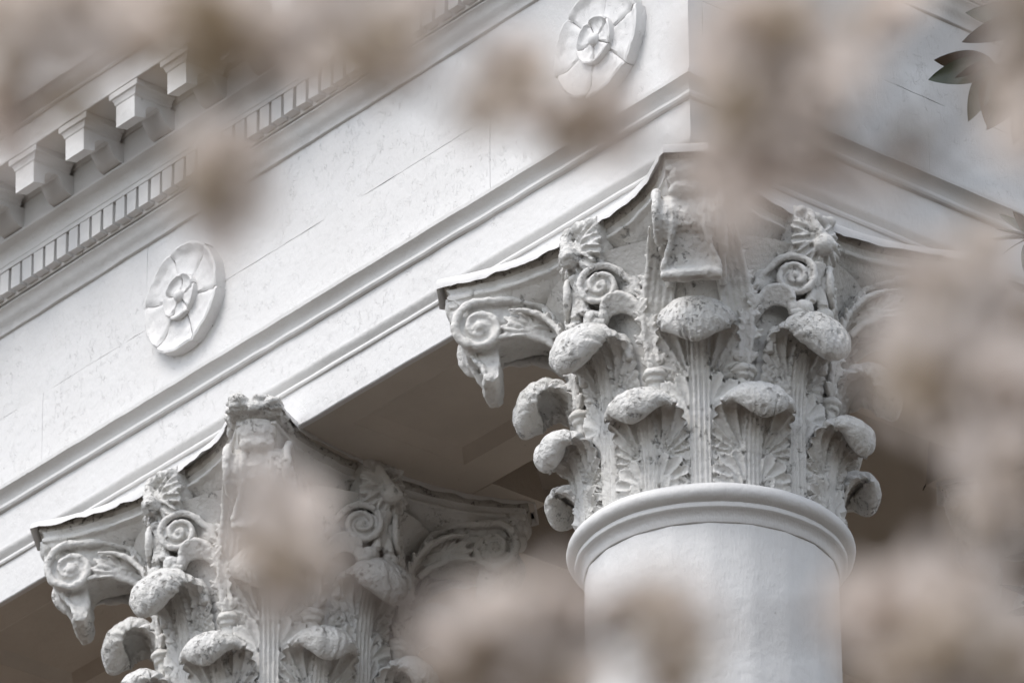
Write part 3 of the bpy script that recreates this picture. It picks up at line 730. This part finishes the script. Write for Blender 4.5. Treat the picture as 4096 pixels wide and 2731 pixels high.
def abacus_outline(n=26, d=0.0):
    """plan of the concave-sided block set in by d, tips cut square; points and outward normals"""
    tip, ch, mid = 0.610-0.55*d, 0.060, 0.512-d
    P = []
    for k in range(4):
        a = k*math.pi/2-math.pi/2
        nx, ny = math.cos(a), math.sin(a); tx, ty = -ny, nx
        e = tip-ch
        for i in range(n+1):
            t = -1+2*i/n
            x = t*e; q = mid+(tip+ch*0.98-mid)*(abs(t)**2.6)*0.86
            P.append((nx*q+tx*x, ny*q+ty*x))
    P = np.array(P); nrm = np.roll(P, -1, 0)-np.roll(P, 1, 0); nrm = np.stack([nrm[:, 1], -nrm[:, 0]], 1); nrm /= np.linalg.norm(nrm, axis=1)[:, None]
    return P, nrm
def abacus_mesh(seed):
    n = 65*4; V = []; F = []; nn = []
    prof = [(0.10, 1.0855), (0.016, 1.0855), (0.015, 1.064), (0.017, 1.060), (0.020, 1.056), (0.026, 1.051), (0.032, 1.045), (0.037, 1.038), (0.038, 1.032), (0.031, 1.029), (0.026, 1.025), (0.026, 1.018), (0.031, 1.014), (0.046, 1.012), (0.056, 1.004), (0.068, .995), (0.082, .986), (0.097, .978), (0.113, .971), (0.130, .966), (0.150, .964), (0.22, .963)]
    for d, z in prof:
        P, Nr = abacus_outline(64, d); nn.append(Nr)
        for q in P: V.append((q[0], q[1], z))
    V = np.array(V); nn = np.vstack(nn); dd = 0.0034*fbm(V, 26, 4, seed)-0.008*np.clip(vnoise(V, 55, seed+3)-0.40, 0, 1)
    V[:, :2] += nn*dd[:, None]; V[:, 2] += 0.0020*fbm(V, 18, 3, seed+6)
    for j in range(len(prof)-1):
        for i in range(n): a = j*n+i; b_ = j*n+(i+1) % n; F.append((a, a+n, b_+n, b_))
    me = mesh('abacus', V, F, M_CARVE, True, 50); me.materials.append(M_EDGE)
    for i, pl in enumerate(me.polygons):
        if 1 <= i//n <= 4: pl.material_index = 1  # faces below the flashing carry the painted gap shade and stains
    return me
def flashing_mesh(seed):
    """thin lead sheet dressed over the top edge, its lower rim wavy and lifting"""
    P, Nr = abacus_outline(60); n = len(P); V = []
    P3 = np.c_[P, np.zeros(n)]
    wob = fbm(P3, 9, 3, seed); wob2 = fbm(P3, 24, 3, seed+3)
    lift = np.clip(fbm(P3, 5, 2, seed+6), 0, 1)
    for d, z, k in ((0.12, 1.0885, 0), (-0.006, 1.0885, 0), (-0.011, 1.082, 0.3), (-0.011, 1.058, 1), (-0.008, 1.059, 1), (0.004, 1.083, 0)):
        for i in range(n):
            q = P[i]-Nr[i]*(d-k*(0.004*wob2[i]+0.010*lift[i])); V.append((q[0], q[1], z+k*(0.005*wob[i]+0.003*wob2[i]+0.004*lift[i])))
    F = []
    for j in range(5):
        for i in range(n): a = j*n+i; b_ = j*n+(i+1) % n; F.append((a, a+n, b_+n, b_))
    return mesh('flashing', V, F, M_LEAD, True, 50)

VOL = [volute_mesh(3), volute_mesh(31)]
FRO = {1: frond_mesh(1, 5), -1: frond_mesh(-1, 6)}
STR = {1: strap_mesh(1, 7), -1: strap_mesh(-1, 8)}
HEL = {1: helix_mesh(1, 9), -1: helix_mesh(-1, 10)}
CUR = {1: curl_mesh(1, 12), -1: curl_mesh(-1, 13)}
FLE = [fleuron_mesh(14, True), fleuron_mesh(15, False)]
STA = stalk_mesh(16)
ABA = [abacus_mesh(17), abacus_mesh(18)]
FLA = [flashing_mesh(19), flashing_mesh(29)]
BELL = lathe('bell', [(.395, .10), (.399, .30), (.401, .50), (.405, .62), (.415, .72), (.435, .82), (.470, .90), (.505, .945), (.515, .957), (.30, .96)], M_CARVE, 96, seed=2, amp=0.003)
RING = lathe('neck_ring', [(.380, -.0045), (.4000, -.0040), (.4025, -.001), (.404, .012), (.409, .024), (.419, .034), (.4275, .038), (.4285, .040), (.4285, .052), (.4265, .055), (.431, .058), (.443, .063), (.452, .073), (.4555, .086), (.4525, .100), (.444, .111), (.431, .118), (.414, .121), (.385, .122)], M_SHAFT, 128, ang=50, seed=4, amp=0.0016)
SHAFT = lathe('shaft', [(.3998, -.0050), (.4005, -.10), (.402, -.40), (.408, -1.2), (.425, -3.0), (.452, -5.5), (.472, -8.0), (.480, -9.55)], M_SHAFT, 176, facet=0.75, sides=20, ang=None, seed=5, amp=0.0006)
BASE = lathe('base', [(.48, -9.552), (.51, -9.56), (.53, -9.60), (.51, -9.66), (.50, -9.70), (.53, -9.74), (.60, -9.80), (.62, -9.86), (.60, -9.93), (.64, -9.94), (.64, -10.045), (.3, -10.045)], M_SHAFT, 64)

def column(x, y, label, v, which):
    c = empty('column', (x, y, 2.604)); tag(c, label, 'column', 'columns of the portico', 'thing')
    D = (0, 0, ZN-2.604)
    r = random.Random(v+3)
    add('shaft', SHAFT, c, D); add('base', BASE, c, D); add('neck_ring', RING, c, D, v*1.7); add('bell', BELL, c, D, v)
    for k in range(8):
        add('lower_leaf', LOW[(k+v) % 3], c, D, math.radians(22.5+45*k)); add('upper_leaf', UPP[(k*2+v) % 3], c, D, math.radians(45*k))
    for k in range(4):
        diag = math.radians(45+90*k); sd = math.radians(90*k)
        vo = add('volute', VOL[(k+v) % 2], c, D, diag)
        for sg in (1, -1):
            add('frond', FRO[sg], c, D, diag); add('calyx_leaf', STR[sg], c, D, diag)
            add('helix', HEL[sg], c, D, sd); add('curled_leaf', CUR[sg], c, D, sd)
            add('stalk', STA, c, D, diag+sg*CA)
        add('fleuron', FLE[0 if (k+v) % 4 in which else 1], c, D, sd)
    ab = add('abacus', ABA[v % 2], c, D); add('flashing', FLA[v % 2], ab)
    return c
column(0, 0, 'white corner column with carved acanthus capital, nearest and tallest in the frame', 0, (3,))
column(-SP, 0, 'white column at lower left, its carved capital partly behind a blurred blossom', 1, (0, 3))
def patch_mesh():
    b = B(); rn = random.Random(8)
    b.extrude([(.70, 1.06), (.70, 1.10), (.80, 1.112), (.865, 1.10), (.875, 1.065), (.84, 1.04), (.78, 1.03)], lambda p: (p[0], -.085, p[1]), lambda p: (p[0], .085, p[1]))
    for k in range(26):
        b.ell((rn.uniform(.76, .87), rn.uniform(-.09, .09), rn.uniform(1.05, 1.11)), (.022, 0, 0), (0, .026, 0), (0, 0, .016))
    for sg in (-1, 1):
        for k in range(5): b.ell((.70+.03*k, sg*(.10-.006*k), 1.06+rn.uniform(-.012, .012)), (.024, 0, 0), (0, .016, 0), (0, 0, .018))
    return fuse(b, 'plaster_patch', M_HOOD, 0.0055, 1, 0.0050, 34, 5, 0.006)
pp = add('plaster_patch', patch_mesh(), [o for o in COL.objects if o.name == 'column.001'][0], (0, 0, ZN-2.604), math.radians(-45)); pp['label'] = 'lumpy plaster repair on the front corner of the capital'
column(0, SP, 'white column behind blossoms at the right edge, only a scroll of its capital showing', 2, (0,))

# ------------------------------------------------------------------ magnolia beside the portico, its branch ends reaching in at the right
def leaf_pair(L, wd, fold, bend, nseg=10):
    """one pointed leaf: glossy upper face, felted lower face, along +X, upper face +Z"""
    V = []; F = []
    for top in (0, 1):
        for i in range(nseg+1):
            t = i/nseg; h = wd*math.sin(math.pi*t**0.85)**0.8*(1-0.15*t) if 0 < t < 1 else 0.0004
            z = -bend*t*t*L
            for k in (-1, 0, 1): V.append((t*L, k*h, z+abs(k)*fold*h-(0.0012 if top == 0 else 0)))
    m = 3*(nseg+1)
    for i in range(nseg):
        for k in (0, 1):
            a = i*3+k; F.append((a, a+3, a+4, a+1)); a += m; F.append((a, a+1, a+4, a+3))
    me = bpy.data.meshes.new('leaf'); me.from_pydata(V, [], F); me.materials.append(M_MAGTOP); me.materials.append(M_MAGBACK)
    for i, p in enumerate(me.polygons): p.material_index = 1 if i % 2 == 0 else 0
    me.shade_smooth(); me.update(); return me
def orient(o, d, up, roll=0.0):
    d = Vector(d).normalized(); y = Vector(up).cross(d).normalized(); z = d.cross(y)
    if roll: y, z = y*math.cos(roll)+z*math.sin(roll), z*math.cos(roll)-y*math.sin(roll)
    o.rotation_mode = 'QUATERNION'
    o.rotation_quaternion = Matrix(((d.x, y.x, z.x), (d.y, y.y, z.y), (d.z, y.z, z.z))).to_quaternion()
mag = empty('magnolia_tree', (3.2, 0.9, 0)); tag(mag, 'dark evergreen tree with glossy pointed leaves at the right edge of the frame', 'tree')
MB = Vector((3.2, 0.9, 0))
b = B(); b.tube([(0, 0, 0), (.05, 0, 3), (-.03, .05, 7), (0, -.03, 11), (.02, 0, 15.2)], [.26, .22, .18, .12, .05], 14)
add('trunk', mesh('trunk', b.V, b.F, M_BARK), mag)
LP = [leaf_pair(.19, .042, .22, .10), leaf_pair(.17, .037, .12, .22), leaf_pair(.20, .043, .30, -.05)]
RT = Vector((.643, .766, 0)); UPV = Vector((.37, -.31, .875))
rm = random.Random(11)
def whorl(c, dirs, base, nrand=0, size=1.0):
    c = Vector(c)
    p0 = Vector((base[0], base[1], base[2]))
    b = B(); b.tube([p0-MB, (p0+c)/2-MB+Vector((0, 0, .05)), c-MB], [.016, .010, .006], 7)
    add('branch', mesh('branch', b.V, b.F, M_BARK), mag)
    for dx, dz, dep, ln, rl in dirs:
        d = RT*dx+Vector((0, 0, 1))*dz+_fw*dep
        o = add('leaf', LP[rm.randrange(3)], mag, c-MB); o.scale = (ln*size,)*3; orient(o, d, -_fw, rl)
    for k in range(nrand):
        d = Vector((rm.uniform(-1, 1), rm.uniform(-1, 1), rm.uniform(-.6, .8)))
        o = add('leaf', LP[rm.randrange(3)], mag, c-MB+d*.02); o.scale = (rm.uniform(.75, 1.1)*size,)*3; orient(o, d, (0.1, 0, 1), rm.uniform(-.6, .6))
TR = (3.2, 0.9, 13.0)
whorl((2.082, -.685, 13.305), [(-1, .16, .1, 1.05, 2.9), (-.97, -.25, .1, 1.02, .3), (-.96, -.12, -.2, .80, 2.2), (-.50, -.95, .1, 1.08, .35), (-.1, -1, .2, 1.0, 2.8)], TR, 0, 1.0)
whorl((2.16, -.60, 13.25), [(-.3, -1, .1, 1.0, 2.6), (.2, -1, .1, 1.05, .4), (-.7, -.7, .3, 1.0, 2.5), (.7, -.6, .1, 1, 2.2)], TR, 5, 1.1)
whorl((2.10, -.50, 13.52), [(-.7, -.5, .1, 1.0, 2.6), (-.9, .1, .1, 1.05, .4), (-.2, -1, .3, 1.0, 2.5)], TR, 6, 1.1)
whorl((1.975, -.458, 12.85), [(-.42, .75, 0, .75, 2.5), (-1, .22, .1, .80, 1.45), (-.95, .0, -.1, .85, 1.4), (-.85, -.30, .1, .90, 1.6), (-1.2, -.12, .3, 1.05, 1.5), (-.3, -1, 0, .9, .3), (.4, -.8, 0, 1, 2.7)], TR, 2, .72)
whorl((1.955, -.37, 12.66), [(-.3, .8, 0, .8, 2.5), (-.6, -.4, .1, .80, 1.4), (0, -1, -.1, .9, .3)], TR, 6)
whorl((1.60, -.10, 11.90), [(-.9, .2, .1, .55, .5), (-.8, -.3, .1, .6, 2.4), (-.3, -1, .1, .6, .4)], (3.2, .9, 11.9), 4, .9)
for k in range(90):
    a = rm.uniform(0, 2*math.pi); zz = rm.uniform(9.0, 15.6); r = rm.uniform(.5, 1.5)*(1.05-.06*abs(zz-12))
    cc = Vector((3.2+r*math.cos(a), .9+r*math.sin(a), zz)); dv = cc-CAM
    if dv.dot(_r2)/dv.dot(_fw)*31019.4/2048 < 1.12: continue          # its crown stays to the right of the portico
    whorl(cc, [], (3.2, .9, zz-.35), 9)

# ------------------------------------------------------------------ flowering cherry close to the camera (out of focus)
BLOOM = [(13.868, -12.72, 3.353, 'm', 1.0),(13.947, -12.763, 3.293, 'm', 1.0),(13.774, -12.648, 3.403, 'm', 1.0),(13.915, -12.734, 3.303, 'm', 1.0),(13.975, -12.765, 3.276, 'f', 1.0),(13.76, -12.64, 3.386, 'f', 0.9),(13.51, -12.404, 3.62, 'm', 1.0),(13.581, -12.458, 3.586, 'm', 1.1),(13.609, -12.461, 3.57, 'm', 1.0),(13.905, -12.674, 3.335, 'm', 0.9),(13.701, -12.562, 3.439, 'b', 0.9),(13.889, -12.643, 3.367, 'f', 1.0),(13.958, -12.671, 3.326, 'm', 1.1),(13.994, -12.693, 3.291, 'b', 1.3),(13.943, -12.64, 3.338, 'f', 1.0),(13.557, -12.331, 3.623, 'm', 0.9),(13.62, -12.375, 3.598, 'f', 1.0),(13.635, -12.37, 3.578, 'f', 1.0),(13.649, -12.362, 3.578, 'b', 0.9),(13.983, -12.608, 3.325, 'b', 0.8),(13.905, -12.568, 3.363, 'm', 0.9),(13.745, -12.417, 3.491, 'm', 0.8),(13.705, -12.369, 3.552, 'f', 1.0),(13.633, -12.31, 3.588, 'f', 0.8),(13.637, -12.299, 3.62, 'f', 0.8),(14.017, -12.671, 3.268, 'f', 0.7),(13.756, -12.45, 3.507, 'f', 1.0),(13.755, -12.38, 3.535, 'f', 0.6),(13.745, -12.507, 3.394, 'm', 1.2),(13.931, -12.645, 3.27, 'b', 1.1),(13.768, -12.528, 3.395, 'f', 0.8),(13.987, -12.68, 3.242, 'f', 0.7),(13.505, -12.324, 3.557, 'f', 0.8),(13.662, -12.256, 3.584, 'm', 1.1),(13.83, -12.389, 3.447, 'f', 0.7),(13.944, -12.512, 3.34, 'm', 0.7),(13.629, -12.239, 3.592, 'f', 0.6),(13.826, -12.355, 3.444, 'm', 1.0),(13.668, -12.209, 3.566, 'b', 0.7),(13.679, -12.241, 3.562, 'f', 0.8),(13.867, -12.37, 3.412, 'f', 0.6),(13.961, -12.39, 3.404, 'f', 1.0),(13.861, -12.298, 3.466, 'f', 0.9),(13.964, -12.376, 3.42, 'f', 1.0),(14.097, -12.491, 3.294, 'm', 0.9),(14.038, -12.43, 3.376, 'f', 1.1),(13.762, -12.182, 3.547, 'b', 0.9),(14.148, -12.545, 3.234, 'm', 0.9),(14.175, -12.541, 3.267, 'm', 1.0),(13.881, -12.265, 3.497, 'b', 1.0),(14.06, -12.419, 3.352, 'f', 1.0),(13.93, -12.291, 3.444, 'm', 0.9),(13.955, -12.328, 3.418, 'f', 0.8),(14.038, -12.383, 3.382, 'f', 0.9),(13.724, -12.07, 3.66, 'f', 1.1),(14.067, -12.47, 3.285, 'f', 1.1),(13.967, -12.356, 3.372, 'f', 1.1),(14.062, -12.458, 3.277, 'f', 1.0),(13.85, -12.248, 3.448, 'f', 1.0),(14.041, -12.404, 3.305, 'f', 0.8),(13.969, -12.397, 3.331, 'f', 0.8),(13.782, -12.198, 3.485, 'f', 0.7),(14.024, -12.398, 3.347, 'f', 0.8),(13.869, -12.309, 3.425, 'f', 0.8),(13.756, -12.079, 3.565, 'b', 0.6),(14.152, -12.462, 3.233, 'f', 0.5),(14.239, -12.46, 3.276, 'm', 1.2),(14.155, -12.377, 3.339, 'b', 1.1),(13.89, -12.114, 3.55, 'f', 1.0),(13.956, -12.186, 3.48, 'm', 1.2),(14.139, -12.364, 3.318, 'f', 1.1),(14.093, -12.315, 3.351, 'm', 1.0),(14.164, -12.387, 3.281, 'f', 0.9),(13.974, -12.259, 3.34, 'f', 1.0),(14.177, -12.462, 3.171, 'm', 1.0),(13.857, -12.134, 3.426, 'f', 1.0),(13.763, -12.026, 3.497, 'm', 1.0),(13.699, -12.02, 3.501, 'f', 1.1),(13.821, -12.121, 3.424, 'm', 1.1),(13.725, -11.985, 3.5, 'f', 1.0),(14.168, -12.47, 3.127, 'm', 1.0),(14.037, -12.333, 3.233, 'm', 1.2),(13.703, -11.992, 3.489, 'f', 1.1),(13.81, -12.071, 3.412, 'f', 1.0),(13.966, -12.269, 3.262, 'f', 0.9),(13.705, -11.981, 3.441, 'f', 1.0),(13.874, -12.133, 3.317, 'f', 1.0),(13.764, -12.033, 3.373, 'm', 1.1),(13.981, -12.312, 3.135, 'f', 1.1),(14.042, -12.358, 3.105, 'f', 1.0),(13.923, -12.227, 3.204, 'f', 1.1),(14.087, -12.368, 3.086, 'f', 1.0),(13.968, -12.235, 3.169, 'f', 1.0),(13.673, -11.937, 3.369, 'f', 0.9),(13.972, -12.28, 3.146, 'm', 1.0),(14.141, -12.43, 3.023, 'm', 1.1),(14.128, -12.404, 3.03, 'b', 1.2),(14.067, -12.335, 3.069, 'b', 1.1),(13.725, -12.057, 3.289, 'f', 1.0),(13.938, -12.27, 3.139, 'm', 1.0),(14.011, -12.271, 3.117, 'm', 1.0),(14.092, -12.382, 3.043, 'b', 0.9),(13.539, -12.079, 3.399, 'f', 0.7),(13.846, -12.33, 3.193, 'm', 0.9),(13.964, -12.424, 3.108, 'm', 0.9),(14.038, -12.493, 3.045, 'b', 0.8),(14.04, -12.488, 3.034, 'm', 0.9),(13.921, -12.51, 3.084, 'f', 1.0),(13.657, -12.27, 3.28, 'f', 1.1),(13.959, -12.498, 3.093, 'f', 1.1),(13.998, -12.56, 3.038, 'm', 1.1),(13.748, -12.349, 3.188, 'm', 1.1),(13.894, -12.448, 3.106, 'b', 1.1),(13.493, -12.093, 3.376, 'm', 1.0),(13.943, -12.521, 3.05, 'b', 0.9),(13.731, -12.319, 3.193, 'm', 1.1),(13.61, -12.192, 3.281, 'm', 1.0),(13.752, -12.485, 3.219, 'f', 0.9),(13.431, -12.222, 3.423, 'm', 1.1),(13.719, -12.437, 3.23, 'm', 1.0),(13.843, -12.551, 3.143, 'b', 0.7),(13.748, -12.47, 3.196, 'f', 0.8),(13.961, -12.653, 3.088, 'f', 0.7)]

che = empty('cherry_tree', (15.3, -10.9, 0)); tag(che, 'flowering cherry in the foreground, pale pink blossom thrown far out of focus', 'tree')
CB = Vector((15.3, -10.9, 0))
def ctube(name, P, R, mat=M_TWIG, n=8):
    b = B(); b.tube([Vector(p)-CB for p in P], R, n); return add(name, mesh(name, b.V, b.F, mat), che)
ctube('trunk', [(15.3, -10.9, 0), (15.25, -10.95, 1.0), (15.1, -11.0, 2.0), (14.95, -11.1, 2.7), (14.75, -11.3, 3.35)], [.11, .095, .08, .06, .035], M_TWIG, 12)
limbs = [[(14.75, -11.3, 3.35), (14.40, -11.75, 3.56), (14.1, -12.15, 3.60), (13.88, -12.43, 3.60), (13.62, -12.74, 3.58)],
         [(14.95, -11.1, 2.7), (14.45, -11.55, 2.98), (14.15, -11.85, 3.02), (13.80, -12.30, 3.08), (13.50, -12.66, 3.10)],
         [(14.75, -11.3, 3.35), (14.35, -11.75, 3.42), (14.12, -12.02, 3.38), (14.05, -12.08, 3.25)]]
nodes = []
for L_ in limbs:
    Q, _ = spline(L_, 16); ctube('limb', Q, np.linspace(.026, .007, 16))
    nodes += [(Vector(q), -1) for q in Q[3:]]
# flower: five cupped petals, calyx behind
def flower_mesh(seed):
    rn = random.Random(seed); V = []; F = []
    for k in range(5):
        a = k*2*math.pi/5+rn.uniform(-.1, .1); cu = rn.uniform(.15, .6); n0 = len(V); nr, na = 5, 4
        for i in range(nr+1):
            t = i/nr; hw = .0118*math.sin(math.pi*min(.92, .12+t*.8))
            for j in range(na+1):
                q = -1+2*j/na; r = .002+.0205*t-(.003*(1-abs(q)) if i == nr else 0)
                x, y = r, hw*q; z = cu*.016*t*t+.004*q*q*t
                V.append((x*math.cos(a)-y*math.sin(a), x*math.sin(a)+y*math.cos(a), z))
        for i in range(nr):
            for j in range(na): p = n0+i*(na+1)+j; F.append((p, p+1, p+na+2, p+na+1))
    return mesh('flower', V, F, M_PETAL)
FLW = [flower_mesh(k) for k in range(4)]
b = B(); b.tube([(0, 0, .001), (0, 0, -.004), (0, 0, -.009), (0, 0, -.013)], [.0065, .0055, .004, .0015], 8)
for k in range(5):
    a = k*2*math.pi/5+.6; b.ell((.0065*math.cos(a), .0065*math.sin(a), -.001), (.006*math.cos(a), .006*math.sin(a), -.001), (-.0026*math.sin(a), .0026*math.cos(a), 0), (0, 0, .0008), 6, 4)
CAL = mesh('calyx', b.V, b.F, M_CALYX)
V = []; F = []
for i in range(9):
    t = i/8; h = .0085*math.sin(math.pi*t)**.8+.0003
    for k in (-1, 0, 1): V.append((.036*t, k*h, -.006*t*t+abs(k)*.003))
for i in range(8):
    for k in (0, 1): a = i*3+k; F.append((a, a+3, a+4, a+1))
BRL = mesh('young_leaf', V, F, M_BRONZE)
rc = random.Random(21)
def put_flower(p, d, s, brown=False):
    o = add('flower', FLW[rc.randrange(4)], che, Vector(p)-CB); o.scale = (s,)*3
    o.rotation_mode = 'QUATERNION'; o.rotation_quaternion = Vector(d).normalized().to_track_quat('Z', 'Y')
    c = add('calyx', CAL, o); c.scale = ((1.7 if brown else 1.0),)*3
tips = []
for x, y, z, kind, s in BLOOM:
    P = Vector((x, y, z)); view = (CAM-P).normalized()
    rv = lambda a: Vector((rc.uniform(-a, a), rc.uniform(-a, a), rc.uniform(-a, a)))
    if kind == 'f':
        put_flower(P, view*.5+rv(.9), s); put_flower(P+rv(.016), view*.3+rv(1.0), s*.9)
    elif kind == 'm':
        put_flower(P, -view*.8+rv(.6)+Vector((0, 0, .3)), s, True); put_flower(P+rv(.017), rv(1.0)+Vector((0, 0, .3)), s*.85)
    if kind in 'mb':
        for k in range(rc.randrange(2) if kind == 'm' else 5):
            o = add('young_leaf', BRL, che, P-CB+rv(.006)); o.scale = (s*rc.uniform(.6, .95),)*3; orient(o, rv(1)+Vector((.01, 0, 0)), (0.1, .2, 1), rc.uniform(-1, 1))
    if kind == 'b':
        o = add('calyx', CAL, che, P-CB); o.scale = (s*1.6,)*3
    tips.append(P)
# twigs: every cluster hangs on its nearest neighbour nearer the limb
todo = list(range(len(tips))); net = [n for n, _ in nodes]
best = {i: min(((tips[i]-n).length, j) for j, n in enumerate(net)) for i in todo}
while todo:
    i = min(todo, key=lambda q: best[q][0]); j = best[i][1]; todo.remove(i)
    a, c = net[j], tips[i]; mid = (a+c)/2+Vector((rc.uniform(-.01, .01), rc.uniform(-.01, .01), rc.uniform(-.004, .012)))
    ctube('twig', [a, mid, c], [.0026, .0020, .0014], M_TWIG, 6)
    net.append(c); q = len(net)-1
    for t in todo:
        d = (tips[t]-c).length
        if d < best[t][0]: best[t] = (d, q)

# ------------------------------------------------------------------ loose wire under the porch beam
wi = empty('loose_wire', (-.60, 1.50, ZN+1.068)); tag(wi, 'thin dark wire dangling from the porch beam behind the corner column', 'wire')
for nm, P in (('wire', [(0, 0, .004), (-.004, -.004, -.012), (.03, .012, .05), (.05, .02, .10)]), ('wire', [(.02, .06, .0), (.06, .12, .0), (.085, .155, -.002)]), ('wire', [(.085, .155, .03), (.08, .15, 0), (.088, .155, -.035), (.10, .17, -.06)])):
    b = B(); b.tube(P, .0022, 6); add(nm, mesh(nm, b.V, b.F, M_DARK), wi)
